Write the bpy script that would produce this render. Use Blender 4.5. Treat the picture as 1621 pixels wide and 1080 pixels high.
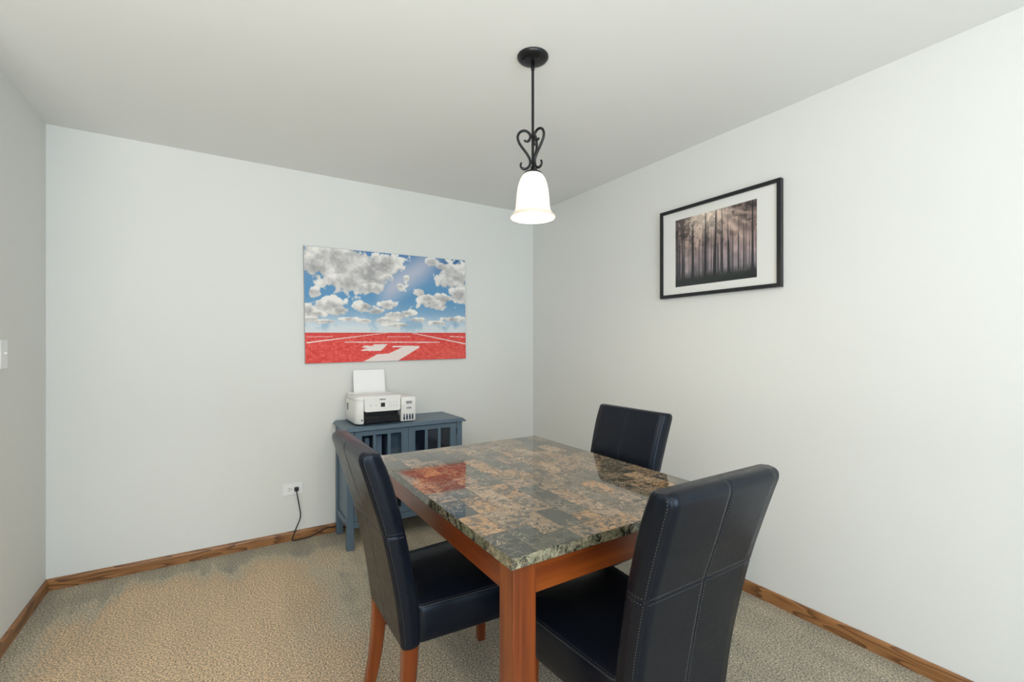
import bpy, bmesh, math, random
import numpy as np
from mathutils import Vector, Matrix

random.seed(7)
for o in list(bpy.data.objects):
    bpy.data.objects.remove(o, do_unlink=True)
scene = bpy.context.scene
C = scene.collection

# ------------------------------------------------------------------ camera
# World: the corner of back wall (y = 0) and right wall (x = 0) is the origin, metres.
CAM = Vector((-2.309, -3.319, 1.285)); YAW = 0.56208; FPX = 724.13; Y0 = 546.2
cam_d = bpy.data.cameras.new('camera'); cam = bpy.data.objects.new('camera', cam_d); C.objects.link(cam)
cam.location = CAM; cam.rotation_euler = (math.pi/2, 0, -YAW)
cam_d.sensor_width = 36; cam_d.sensor_fit = 'HORIZONTAL'; cam_d.lens = FPX/1621*36
cam_d.shift_y = (Y0-540)/1621
cam_d.clip_start = 0.02
scene.camera = cam
FW = Vector((math.sin(YAW), math.cos(YAW), 0)); RT = Vector((math.cos(YAW), -math.sin(YAW), 0))

# ------------------------------------------------------------------ world, lights, exposure
scene.view_settings.view_transform = 'Standard'
scene.view_settings.look = 'None'
scene.view_settings.gamma = 1
scene.view_settings.use_curve_mapping = False
scene.view_settings.exposure = 0.03
w = bpy.data.worlds.new('sky'); scene.world = w; w.use_nodes = True
w.node_tree.nodes['Background'].inputs[0].default_value = (0.75, 0.86, 1.0, 1)
w.node_tree.nodes['Background'].inputs[1].default_value = 1.0

H = 2.44
WL = -3.096            # left wall
REAR = -5.4            # window wall behind the camera
FARL = -6.2            # far wall of the adjoining living area
NIB = -1.25            # where the left wall ends and the room opens up

def area_light(name, loc, rot, sx, sy, energy, col):
    d = bpy.data.lights.new(name, 'AREA'); d.shape = 'RECTANGLE'; d.size = sx; d.size_y = sy
    d.energy = energy; d.color = col
    o = bpy.data.objects.new(name, d); C.objects.link(o); o.location = loc; o.rotation_euler = rot
    return o
# daylight through the window of the rear wall and the window of the adjoining area
area_light('window_daylight', (-1.9, REAR-0.06, 1.07), (math.pi/2, 0, 0), 1.9, 2.05, 80, (0.69, 0.845, 1.0))
area_light('side_window_daylight', (FARL-0.06, -3.8, 1.35), (math.pi/2, 0, -math.pi/2), 2.6, 1.7, 4, (0.80, 0.91, 1.0))
# the photographer's flash behind the camera, bounced off the ceiling
area_light('bounce_flash', (-3.3, -4.1, 0.9), (math.pi, 0, 0), 1.2, 1.2, 112, (1.0, 0.985, 0.95))

# ------------------------------------------------------------------ material helpers
def lin(r, g, b):
    f = lambda c: (c/255/12.92) if c/255 <= 0.04045 else ((c/255+0.055)/1.055)**2.4
    return (f(r), f(g), f(b), 1)

class NM:
    def __init__(s, name, base=(.8, .8, .8, 1), rough=.5, spec=.5, metal=0):
        s.m = bpy.data.materials.new(name); s.m.use_nodes = True
        s.t = s.m.node_tree; s.b = s.t.nodes['Principled BSDF']
        s.set('Base Color', base); s.set('Roughness', rough); s.set('Specular IOR Level', spec); s.set('Metallic', metal)
    def set(s, k, v, node=None):
        i = (node or s.b).inputs[k]
        if hasattr(v, 'is_output') or isinstance(v, bpy.types.NodeSocket): s.t.links.new(v, i)
        else: i.default_value = v
    def n(s, typ, out=0, props=None, **ins):
        nd = s.t.nodes.new('ShaderNode'+typ)
        for k, v in (props or {}).items(): setattr(nd, k, v)
        for k, v in ins.items():
            key = int(k[1:]) if k[0] == '_' and k[1:].isdigit() else k.replace('_', ' ')
            i = nd.inputs[key]
            if isinstance(v, bpy.types.NodeSocket): s.t.links.new(v, i)
            else: i.default_value = v
        return nd.outputs[out]
    def ramp(s, fac, stops, interp='LINEAR'):
        nd = s.t.nodes.new('ShaderNodeValToRGB'); cr = nd.color_ramp; cr.interpolation = interp
        while len(cr.elements) < len(stops): cr.elements.new(0.5)
        for e, (p, c) in zip(cr.elements, stops): e.position = p; e.color = c if len(c) == 4 else (*c, 1)
        s.t.links.new(fac, nd.inputs[0]); return nd.outputs[0]
    def mix(s, fac, a, b, mode='MIX'):
        nd = s.t.nodes.new('ShaderNodeMix'); nd.data_type = 'RGBA'; nd.blend_type = mode
        for k, v in ((0, fac), (6, a), (7, b)):
            if isinstance(v, bpy.types.NodeSocket): s.t.links.new(v, nd.inputs[k])
            else: nd.inputs[k].default_value = v
        return nd.outputs[2]
    def math(s, op, a, b=0.0, clamp=False):
        return s.n('Math', props={'operation': op, 'use_clamp': clamp}, _0=a, _1=b)
    def coords(s, kind='Object', scale=(1, 1, 1), rot=(0, 0, 0), loc=(0, 0, 0)):
        nd = s.t.nodes.new('ShaderNodeTexCoord')
        return s.n('Mapping', Vector=nd.outputs[kind], Scale=scale, Rotation=rot, Location=loc)
    def noise(s, vec, scale, detail=4, rough=.55, dist=0, out=0):
        return s.n('TexNoise', out, Vector=vec, Scale=scale, Detail=detail, Roughness=rough, Distortion=dist)
    def bump(s, h, strength=.2, dist=.01):
        s.set('Normal', s.n('Bump', Height=h, Strength=strength, Distance=dist))

def plain(name, col, rough=.5, spec=.5, metal=0, var=.06, scale=12):
    """a paint or plastic: its colour with a faint mottling"""
    k = NM(name, col, rough, spec, metal)
    c = k.coords()
    n = k.noise(c, scale, 3)
    k.set('Base Color', k.mix(n, tuple(x*(1-var) for x in col[:3])+(1,), tuple(min(1, x*(1+var)) for x in col[:3])+(1,)))
    return k.m

def wall_mat(name, col, bumpk=.06):
    k = NM(name, col, .85, .25)
    c = k.coords()
    k.set('Base Color', k.mix(k.noise(c, 1.3, 2), tuple(x*.985 for x in col[:3])+(1,), tuple(x*1.01 for x in col[:3])+(1,)))
    k.bump(k.noise(c, 260, 3), bumpk, .002)
    return k.m

M = {}
M['wall'] = wall_mat('wall_paint', lin(226, 226, 221))
M['ceiling'] = wall_mat('ceiling_paint', lin(230, 230, 226))

def carpet():
    k = NM('carpet_pile', rough=.95, spec=.1)
    c = k.coords()
    sp = k.noise(c, 140, 4, .75)
    sp2 = k.n('TexVoronoi', 0, Vector=c, Scale=140.0)
    big = k.noise(c, 1.6, 3, .6)
    streak = k.noise(k.coords(scale=(7, 1.2, 1), rot=(0, 0, math.radians(-38))), 1.0, 3, .6)   # vacuum passes in the pile
    nap_light = k.math('ADD', k.math('MULTIPLY', big, .55), k.math('MULTIPLY', streak, .45))
    # lamplight painted tan left of the table, shade grey along walls and round it
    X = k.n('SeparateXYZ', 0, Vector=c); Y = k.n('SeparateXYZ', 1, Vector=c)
    wob = k.math('MULTIPLY', k.math('SUBTRACT', nap_light, .5), 1.1)
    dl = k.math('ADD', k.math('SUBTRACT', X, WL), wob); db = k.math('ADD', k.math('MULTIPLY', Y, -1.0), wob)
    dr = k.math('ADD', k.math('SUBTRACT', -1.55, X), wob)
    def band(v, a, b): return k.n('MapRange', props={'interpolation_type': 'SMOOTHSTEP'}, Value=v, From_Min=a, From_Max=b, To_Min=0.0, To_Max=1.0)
    lamp_pool = k.math('MULTIPLY', k.math('MULTIPLY', band(dl, .16, .38), band(db, .14, .40)), band(dr, -.1, .7))
    nap_light = k.math('ADD', k.math('MULTIPLY', nap_light, .5), k.math('MULTIPLY', lamp_pool, .5))
    base = k.ramp(nap_light, [(.18, lin(168, 163, 150)), (.32, lin(214, 202, 178)), (.66, lin(226, 200, 168)), (.85, lin(240, 212, 176))])
    fib = k.ramp(sp, [(.34, (.16, .16, .15)), (.5, (.95, .95, .95)), (.64, (1.75, 1.72, 1.65))])
    col = k.mix(1.0, base, fib, 'MULTIPLY')
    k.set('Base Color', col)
    h = k.math('SUBTRACT', sp, k.math('MULTIPLY', sp2, .5))
    k.bump(h, .9, .012)
    return k.m
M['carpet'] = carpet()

def oak():
    k = NM('oak_trim', rough=.38, spec=.4)
    c = k.coords(scale=(1, 1, 1))
    sep = k.n('SeparateXYZ', 0, Vector=c)
    xy = k.math('ADD', k.n('SeparateXYZ', 0, Vector=c), k.n('SeparateXYZ', 1, Vector=c))
    z = k.n('SeparateXYZ', 2, Vector=c)
    v = k.n('CombineXYZ', X=k.math('MULTIPLY', xy, 1.5), Y=0.0, Z=k.math('MULTIPLY', z, 11.0))
    ring = k.math('FRACT', k.math('MULTIPLY', k.noise(v, 1.15, 2, .45), 9.0))
    pores = k.noise(k.n('CombineXYZ', X=k.math('MULTIPLY', xy, 14.0), Y=0.0, Z=k.math('MULTIPLY', z, 900.0)), 1.0, 2)
    col = k.ramp(ring, [(.0, lin(172, 122, 76)), (.55, lin(152, 104, 62)), (.82, lin(116, 76, 44)), (.93, lin(94, 62, 38)), (1, lin(160, 112, 68))])
    k.set('Base Color', k.mix(k.math('MULTIPLY', pores, .4), col, lin(112, 76, 46)))
    return k.m
M['oak'] = oak()

def cherry(name, axis):
    k = NM(name, rough=.3, spec=.45)
    sc = [26, 26, 26]; sc[axis] = 1.6
    c = k.coords(scale=tuple(sc))
    n = k.noise(c, 1.0, 5, .6, .4)
    fine = k.noise(k.coords(scale=tuple(x*6 for x in sc)), 1.0, 3)
    col = k.ramp(n, [(.3, lin(92, 38, 13)), (.5, lin(126, 58, 18)), (.7, lin(152, 77, 27))])
    k.set('Base Color', k.mix(k.math('MULTIPLY', fine, .35), col, lin(84, 40, 18)))
    k.set('Coat Weight', .25); k.set('Coat Roughness', .25)
    return k.m
M['cherry_z'] = cherry('cherry_wood_upright', 2)
M['cherry_x'] = cherry('cherry_wood_long_x', 0)
M['cherry_y'] = cherry('cherry_wood_long_y', 1)

def leather():
    k = NM('black_leather', lin(14, 18, 27), .33, .29); k.set('Specular Tint', (.78, .88, 1.0, 1))
    c = k.coords()
    g = k.n('TexVoronoi', 0, Vector=c, Scale=420.0)
    wr = k.noise(k.coords(scale=(9, 9, 12)), 3.0, 5, .6, .8)
    k.set('Roughness', k.n('MapRange', Value=wr, From_Min=.3, From_Max=.7, To_Min=.27, To_Max=.36))
    k.bump(k.math('ADD', k.math('MULTIPLY', g, .25), wr), .035, .003)
    return k.m
M['leather'] = leather()
M['thread'] = plain('stitch_thread', lin(112, 112, 110), .7, .2)
M['seam'] = plain('seam_welt', lin(40, 41, 45), .4)

def marble(name, per_object, stops, dark):
    k = NM(name, rough=.06, spec=.5)
    c = k.coords()
    if per_object:
        rnd = k.n('ObjectInfo', 5)
        off = k.n('CombineXYZ', X=k.math('MULTIPLY', rnd, 37.0), Y=k.math('MULTIPLY', rnd, 91.0), Z=k.math('MULTIPLY', rnd, 53.0))
        c = k.n('VectorMath', props={'operation': 'ADD'}, _0=c, _1=off)
        tone = k.ramp(rnd, stops, 'CONSTANT')
    else:
        tone = k.ramp(k.noise(c, 9, 3, .6, .5), stops)
    blot = k.math('ADD', k.math('MULTIPLY', k.noise(c, 50, 8, .74, .7), .68), k.math('MULTIPLY', k.noise(c, 13, 4, .6, .6), .32))
    vein = k.noise(c, 34, 6, .66, .9)
    ridge = k.math('ABSOLUTE', k.math('SUBTRACT', vein, .5))
    b = k.ramp(blot, [(.42, (1, 1, 1)), (.47, (.75, .75, .75)), (.50, (.25, .25, .25)), (.54, (0, 0, 0))])
    col = k.mix(b, tone, dark)
    l = k.ramp(ridge, [(.0, (1, 1, 1)), (.012, (.45, .45, .45)), (.035, (0, 0, 0))])
    hi = k.noise(c, 6, 3)
    col = k.mix(k.math('MULTIPLY', l, k.n('MapRange', Value=hi, From_Min=.4, From_Max=.65, To_Min=0.0, To_Max=.75)), col, lin(214, 188, 160))
    sp = k.noise(c, 170, 4, .7)
    col = k.mix(.55, col, k.mix(1.0, col, k.ramp(sp, [(.3, (.35, .35, .35)), (.7, (1.6, 1.6, 1.6))]), 'MULTIPLY'))
    k.set('Base Color', col)
    k.set('Coat Weight', .3); k.set('Coat Roughness', .02); k.set('Coat IOR', 1.5)
    return k.m
TILE = [(0, lin(150, 126, 100)), (.15, lin(84, 84, 72)), (.28, lin(164, 140, 112)), (.44, lin(132, 114, 92)), (.58, lin(70, 72, 64)),
        (.68, lin(158, 124, 86)), (.80, lin(146, 126, 104)), (.91, lin(108, 100, 84))]
M['tile'] = marble('marble_tile', True, TILE, lin(54, 53, 46))
M['marble_edge'] = marble('marble_edge', False, [(.3, lin(58, 66, 56)), (.45, lin(126, 124, 98)), (.55, lin(96, 96, 76)), (.7, lin(172, 166, 138))], lin(26, 32, 30))

M['cabinet'] = plain('blue_grey_paint', lin(84, 104, 120), .38, .5, var=.05)
M['cabinet_dark'] = plain('blue_grey_interior', lin(84, 104, 120), .5, .4)
def glass(name, tint, refl_rough=.02):
    k = NM(name); t = k.t
    tr = t.nodes.new('ShaderNodeBsdfTransparent'); tr.inputs[0].default_value = tint
    gl = t.nodes.new('ShaderNodeBsdfGlossy'); gl.inputs['Roughness'].default_value = refl_rough
    fc = k.n('LayerWeight', 1, Blend=.5)
    fr = k.t.nodes.new('ShaderNodeMath'); fr.operation = 'MULTIPLY_ADD'
    t.links.new(k.math('POWER', fc, 4.0), fr.inputs[0]); fr.inputs[1].default_value = .8; fr.inputs[2].default_value = .03
    mx = t.nodes.new('ShaderNodeMixShader')
    t.links.new(fr.outputs[0], mx.inputs[0]); t.links.new(tr.outputs[0], mx.inputs[1]); t.links.new(gl.outputs[0], mx.inputs[2])
    t.links.new(mx.outputs[0], t.nodes['Material Output'].inputs[0])
    return k.m
M['pane'] = glass('cabinet_glass', (.72, .78, .84, 1))
M['clear_glass'] = glass('picture_glass', (.99, .99, .99, 1), .05)
M['black_metal'] = plain('black_metal', lin(26, 27, 28), .34, .5, .3)
M['white_plastic'] = plain('white_plastic', lin(236, 235, 231), .35, .5, var=.01)
M['white_plate'] = plain('white_wall_plate', lin(240, 240, 238), .35, .5, var=.01)
M['black_plastic'] = plain('black_plastic', lin(20, 22, 27), .3, .5)
M['grey_plastic'] = plain('grey_plastic', lin(110, 116, 124), .4)
M['pale_grey'] = plain('pale_grey_print', lin(186, 188, 190), .5)
M['paper'] = plain('white_paper', lin(245, 245, 244), .8, .2, var=.01)
M['ink'] = plain('ink_tank_window', lin(58, 68, 82), .12, .6)
M['ink_clear'] = plain('ink_tank_headspace', lin(150, 160, 170), .12, .6)
M['screen'] = plain('dark_screen', lin(8, 9, 11), .08, .6)
M['frame_black'] = plain('black_frame', lin(22, 24, 28), .32, .5)
M['mat_board'] = plain('mat_board', lin(236, 235, 230), .9, .1, var=.01)
M['cord'] = plain('black_cord', lin(18, 18, 20), .4)
M['binder'] = plain('pale_binder', lin(196, 200, 204), .6)
M['bin_cloth'] = plain('grey_bin_cloth', lin(128, 138, 144), .9, .1, var=.12, scale=60)
M['hinge'] = plain('dark_hinge', lin(50, 48, 44), .35, .5, .8)

def painted(name, rough=.5, spec=.3):
    k = NM(name, rough=rough, spec=spec)
    a = k.t.nodes.new('ShaderNodeVertexColor'); a.layer_name = 'print'
    k.set('Base Color', a.outputs[0]); return k
M['canvas_print'] = painted('canvas_print', .6, .2).m
M['photo_print'] = painted('photo_print', .4, .3).m

def shade_mat():
    k = NM('frosted_lamp_glass', lin(214, 202, 186), .35, .4)
    c = k.coords()
    z = k.n('SeparateXYZ', 2, Vector=c)
    k.set('Subsurface Weight', 0.0)
    # lit glass: dimmer where the glass is thick at the rolled rim
    e = k.n('MapRange', Value=z, From_Min=.0, From_Max=.022, To_Min=.22, To_Max=1.0)
    k.set('Emission Color', k.mix(e, (1.0, .80, .62, 1), (1.0, .95, .86, 1)))
    k.set('Emission Strength', k.math('MULTIPLY', e, .60))
    return k.m
M['shade'] = shade_mat()
k = NM('lit_bulb', (1, 1, 1, 1)); k.set('Emission Color', (1, .9, .75, 1)); k.set('Emission Strength', 6.0); M['bulb'] = k.m

# ------------------------------------------------------------------ geometry helpers
def mesh_from(bm, name, smooth=False):
    bmesh.ops.recalc_face_normals(bm, faces=bm.faces)
    me = bpy.data.meshes.new(name); bm.to_mesh(me); bm.free()
    if smooth:
        for p in me.polygons: p.use_smooth = True
    return me
def obj(name, me, mat=None, parent=None, loc=None, rot=None):
    o = bpy.data.objects.new(name, me); C.objects.link(o)
    if mat is not None: me.materials.append(mat)
    if parent is not None: o.parent = parent
    if loc is not None: o.location = loc
    if rot is not None: o.rotation_euler = rot
    return o
def tag(o, label=None, cat=None, group=None, kind=None):
    for k_, v in (('label', label), ('category', cat), ('group', group), ('kind', kind)):
        if v: o[k_] = v
    return o
def empty(name, loc, rotz=0.0, label=None, cat=None, group=None):
    o = bpy.data.objects.new(name, None); C.objects.link(o); o.empty_display_size = .1
    o.location = loc; o.rotation_euler = (0, 0, rotz)
    return tag(o, label, cat, group)
def add_box(bm, x0, x1, y0, y1, z0, z1, bev=0.0, seg=2):
    vs = [bm.verts.new((x, y, z)) for x in (x0, x1) for y in (y0, y1) for z in (z0, z1)]
    f = [(0, 1, 3, 2), (4, 6, 7, 5), (0, 4, 5, 1), (2, 3, 7, 6), (0, 2, 6, 4), (1, 5, 7, 3)]
    fs = [bm.faces.new([vs[i] for i in q]) for q in f]
    if bev > 0:
        es = list({e for fa in fs for e in fa.edges})
        bmesh.ops.bevel(bm, geom=es, offset=bev, segments=seg, affect='EDGES', profile=.5)
def box(name, x0, x1, y0, y1, z0, z1, mat, parent=None, bev=0.0, seg=2, kind=None):
    bm = bmesh.new(); add_box(bm, x0, x1, y0, y1, z0, z1, bev, seg)
    o = obj(name, mesh_from(bm, name), mat, parent)
    if kind: o['kind'] = kind
    return o
def add_lathe(bm, prof, n=48, close=False):
    rings = []
    for r, z in prof:
        rings.append([bm.verts.new((r*math.cos(2*math.pi*i/n), r*math.sin(2*math.pi*i/n), z)) for i in range(n)])
    for a, b in zip(rings, rings[1:]):
        for i in range(n):
            bm.faces.new((a[i], a[(i+1) % n], b[(i+1) % n], b[i]))
    if close:
        bm.faces.new(rings[0][::-1]); bm.faces.new(rings[-1])
def lathe(name, prof, mat, parent=None, loc=None, n=48, close=False):
    bm = bmesh.new(); add_lathe(bm, prof, n, close)
    return obj(name, mesh_from(bm, name, True), mat, parent, loc)
def add_tube(bm, pts, rad, n=10, flat=None, cap=True):
    """a tube along points; rad is a number or a list; flat = (up vector, factor) squashes it"""
    pts = [Vector(p) for p in pts]; rings = []
    up = Vector((0, 0, 1)); prev = None
    for i, p in enumerate(pts):
        t = (pts[min(i+1, len(pts)-1)]-pts[max(i-1, 0)]).normalized()
        if prev is None:
            a = t.cross(up) if abs(t.dot(up)) < .95 else t.cross(Vector((1, 0, 0)))
        else:
            a = prev-t*prev.dot(t)
        a.normalize(); prev = a; b = t.cross(a)
        r = rad[i] if isinstance(rad, (list, tuple)) else rad
        rings.append([bm.verts.new(p+a*math.cos(2*math.pi*k_/n)*r+b*math.sin(2*math.pi*k_/n)*r) for k_ in range(n)])
    for a, b in zip(rings, rings[1:]):
        for i in range(n): bm.faces.new((a[i], a[(i+1) % n], b[(i+1) % n], b[i]))
    if cap: bm.faces.new(rings[0][::-1]); bm.faces.new(rings[-1])
def tube(name, pts, rad, mat, parent=None, n=10):
    bm = bmesh.new(); add_tube(bm, pts, rad, n)
    return obj(name, mesh_from(bm, name, True), mat, parent)
def smooth_path(pts, per=8):
    pts = [Vector(p) for p in pts]; out = []
    for i in range(len(pts)-1):
        p0 = pts[max(i-1, 0)]; p1 = pts[i]; p2 = pts[i+1]; p3 = pts[min(i+2, len(pts)-1)]
        for j in range(per):
            t = j/per
            out.append(.5*((2*p1)+(p2-p0)*t+(2*p0-5*p1+4*p2-p3)*t*t+(3*p1-p0-3*p2+p3)*t**3))
    out.append(pts[-1]); return out
def interp(tab, t):
    for (a, va), (b, vb) in zip(tab, tab[1:]):
        if t <= b:
            f = 0 if b == a else max(0, (t-a)/(b-a)); return va+(vb-va)*f
    return tab[-1][1]
def spline(tab, t):
    """smooth (Catmull-Rom) table lookup"""
    xs = [a for a, _ in tab]; ys = [b for _, b in tab]; n = len(xs)
    t = min(max(t, xs[0]), xs[-1])
    i = max(j for j in range(n-1) if xs[j] <= t)
    h = xs[i+1]-xs[i]; f = (t-xs[i])/h
    m = lambda j: ((ys[min(j+1, n-1)]-ys[max(j-1, 0)])/(xs[min(j+1, n-1)]-xs[max(j-1, 0)]))*h
    return (2*f**3-3*f*f+1)*ys[i]+(f**3-2*f*f+f)*m(i)+(-2*f**3+3*f*f)*ys[i+1]+(f**3-f*f)*m(i+1)
def text_mesh(txt, size, depth=.0004, bold=0.0):
    cu = bpy.data.curves.new('lettering', 'FONT'); cu.body = txt; cu.size = size; cu.extrude = depth; cu.offset = bold
    cu.align_x = 'CENTER'; cu.align_y = 'CENTER'
    t = bpy.data.objects.new('lettering_tmp', cu); C.objects.link(t)
    dg = bpy.context.evaluated_depsgraph_get()
    me = bpy.data.meshes.new_from_object(t.evaluated_get(dg)); bpy.data.objects.remove(t, do_unlink=True)
    me.materials.clear(); me.name = 'lettering'; return me
def copy_tree(o, parent=None):
    c = o.copy(); C.objects.link(c); c.parent = parent
    for ch in list(o.children): copy_tree(ch, c)
    return c

# ------------------------------------------------------------------ the room
T = .12
def struct(name, boxes, mat, label, cat):
    bm = bmesh.new()
    for b in boxes: add_box(bm, *b)
    o = obj(name, mesh_from(bm, name), mat); o['kind'] = 'structure'; o['label'] = label; o['category'] = cat; return o
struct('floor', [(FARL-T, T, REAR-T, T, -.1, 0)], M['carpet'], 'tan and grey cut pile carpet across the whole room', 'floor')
struct('ceiling', [(FARL-T, T, REAR-T, T, H, H+.1)], M['ceiling'], 'flat off-white painted ceiling above the table', 'ceiling')
struct('wall_back', [(WL-T, T, 0, T, 0, H)], M['wall'], 'pale grey wall behind the blue cabinet and the track canvas', 'wall')
struct('wall_right', [(0, T, REAR, 0, 0, H)], M['wall'], 'bright pale wall carrying the framed forest photograph', 'wall')
struct('wall_left', [(WL-T, WL, NIB, 0, 0, H), (FARL, WL-T, NIB, NIB+T, 0, H)], M['wall'], 'shaded grey wall with the light switch', 'wall')
struct('wall_far_left', [(FARL-T, FARL, REAR, -5.0, 0, H), (FARL-T, FARL, -2.5, NIB+T, 0, H), (FARL-T, FARL, -5.0, -2.5, 0, .5), (FARL-T, FARL, -5.0, -2.5, 2.2, H)],
       M['wall'], 'pale wall of the adjoining area with its window', 'wall')
struct('wall_rear', [(FARL, -2.85, REAR-T, REAR, 0, H), (-.95, T, REAR-T, REAR, 0, H), (-2.85, -.95, REAR-T, REAR, 2.1, H)],
       M['wall'], 'pale wall with the patio door behind the viewer', 'wall')
def window(name, horizontal, a0, a1, z0, z1, at, mullions, label):
    bm = bmesh.new(); f = .05
    rects = [(a0, a1, z0, z0+f), (a0, a1, z1-f, z1), (a0, a0+f, z0, z1), (a1-f, a1, z0, z1)]
    rects += [(m-.02, m+.02, z0, z1) for m in mullions]
    for r0, r1, q0, q1 in rects:
        if horizontal: add_box(bm, r0, r1, at-.03, at, q0, q1)
        else: add_box(bm, at-.03, at, r0, r1, q0, q1)
    o = obj(name, mesh_from(bm, name), M['white_plastic']); o['kind'] = 'structure'; o['label'] = label; o['category'] = 'window'
window('window_1', True, -2.85, -.95, 0, 2.1, REAR, (-1.9,), 'white framed sliding patio door behind the viewer')
window('window_2', False, -5.0, -2.5, .5, 2.2, FARL, (-3.75,), 'white framed window of the adjoining area')

def baseboard(name, x0, x1, y0, y1, axis, side, label):
    """eased-top oak board; profile extruded along the wall"""
    t, h = .013, .06
    prof = [(0, 0), (t, 0), (t, h-.014), (t*.8, h-.006), (t*.45, h), (0, h)]
    bm = bmesh.new(); rings = []
    ends = ((x0, y0), (x1, y1))
    for (x, y) in ends:
        rings.append([bm.verts.new((x+(side*d if axis == 'y' else 0), y+(side*d if axis == 'x' else 0), z)) for d, z in prof])
    n = len(prof)
    for i in range(n): bm.faces.new((rings[0][i], rings[0][(i+1) % n], rings[1][(i+1) % n], rings[1][i]))
    bm.faces.new(rings[0]); bm.faces.new(rings[1][::-1])
    o = obj(name, mesh_from(bm, name), M['oak']); o['kind'] = 'structure'; o['label'] = label; o['category'] = 'baseboard'
baseboard('baseboard_back', WL, 0, -.0005, -.0005, 'x', -1, 'brown oak baseboard along the wall behind the cabinet')
baseboard('baseboard_right', -.0005, -.0005, -.013, REAR, 'y', -1, 'brown oak baseboard under the framed forest photograph')
baseboard('baseboard_left', WL+.0005, WL+.0005, -.013, NIB, 'y', 1, 'brown oak baseboard under the light switch')

# ------------------------------------------------------------------ dining table
TX0, TX1, TY0, TY1, TZ = -1.712, -.788, -2.368, -1.148, .76
table = empty('dining_table', ((TX0+TX1)/2, (TY0+TY1)/2, 0), 0, 'rectangular dining table with glossy marble tile top and cherry wood legs', 'table')
hx, hy = (TX1-TX0)/2, (TY1-TY0)/2
top = box('table_top', -hx, hx, -hy, hy, TZ-.031, TZ-.0012, M['marble_edge'], table, .0012, 1)
top['label'] = 'thick mottled green and cream marble slab edge'
ROWS = 12; rw = 2*hx/ROWS; tl = 2*hy/8
tile_cache = {}
def tile_mesh(lx, ly):
    key = (round(lx, 4), round(ly, 4))
    if key not in tile_cache:
        bm = bmesh.new(); g = .00035
        add_box(bm, -lx/2+g, lx/2-g, -ly/2+g, ly/2-g, -.0012, 0)
        me = mesh_from(bm, 'tile'); me.materials.append(M['tile']); tile_cache[key] = me
    return tile_cache[key]
offs = [0, 0, .5, .5, 0, .5, 0, .5, .5, 0, .5, 0]
for r in range(ROWS):
    y = -hy; cuts = [-hy]
    y = -hy+tl*(1-offs[r] if offs[r] else 1)
    while y < hy-.01: cuts.append(y); y += tl
    cuts.append(hy)
    for a, b in zip(cuts, cuts[1:]):
        o = bpy.data.objects.new('tile', tile_mesh(rw, b-a)); C.objects.link(o); o.parent = top
        o.location = (-hx+rw*(r+.5), (a+b)/2, TZ)
LW, INS = .07, .016
for sx in (-1, 1):
    for sy in (-1, 1):
        xa, xb = sorted((sx*(hx-INS), sx*(hx-INS-LW))); ya, yb = sorted((sy*(hy-INS), sy*(hy-INS-LW)))
        box('leg', xa, xb, ya, yb, 0, TZ-.031, M['cherry_z'], table, .003, 2)
AZ0, AZ1 = TZ-.121, TZ-.031
for sy in (-1, 1):
    ya, yb = sorted((sy*(hy-INS-.008), sy*(hy-INS-.030)))
    box('apron', -hx+INS+LW, hx-INS-LW, ya, yb, AZ0, AZ1, M['cherry_x'], table, .002, 1)
for sx in (-1, 1):
    xa, xb = sorted((sx*(hx-INS-.008), sx*(hx-INS-.030)))
    box('apron', xa, xb, -hy+INS+LW, hy-INS-LW, AZ0, AZ1, M['cherry_y'], table, .002, 1)

# ------------------------------------------------------------------ dining chairs (local: faces +Y, origin on the floor under the front face of the back)
FRONT = [(.335, .004), (.42, .000), (.486, -.006), (.596, -.026), (.72, -.052), (.859, -.090), (.913, -.109), (.966, -.132)]
REARP = [(.335, -.052), (.352, -.053), (.462, -.066), (.585, -.088), (.714, -.117), (.821, -.148), (.916, -.178), (.966, -.195)]
ZT = .966; RR = .032
def back_dims(z):
    yf = spline(FRONT, z); yr = spline(REARP, z)
    if z > ZT-RR:                                         # rolled rear top edge
        d = (z-(ZT-RR))/RR; yr += RR*(1-math.sqrt(max(0, 1-d*d)))*.85
    if z > ZT-.008: yf -= .004*((z-ZT+.008)/.008)**2
    hw = .194+(.218-.194)*(z-.335)/(ZT-.335)
    if z > ZT-.010: hw -= .003*((z-ZT+.010)/.010)**2
    if z < .343: hw -= .004*((.343-z)/.008)**2
    return yf, yr, hw
def ring_params():
    """(u, v) of the rounded rectangle: u across -1..1, v 0 front .. 1 rear, as a closed loop with dense spots at the seams"""
    us = [-.93, -.8, -.6, -.4, -.2, -.06, -.014, 0, .014, .06, .2, .4, .6, .8, .93]
    loop = [('r', u) for u in us]
    loop += [('cr', a) for a in (0, .18, .36, .5, .64, .82, 1)]
    loop += [('sr', v) for v in (.75, .5, .25)]
    loop += [('cf', a) for a in (0, .25, .5, .75, 1)]
    loop += [('f', -u) for u in us]
    loop += [('cf2', a) for a in (0, .25, .5, .75, 1)]
    loop += [('sl', v) for v in (.25, .5, .75)]
    loop += [('cr2', a) for a in (0, .18, .36, .5, .64, .82, 1)]
    return loop
RC, RF = .010, .011
HSEAM = .705
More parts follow.
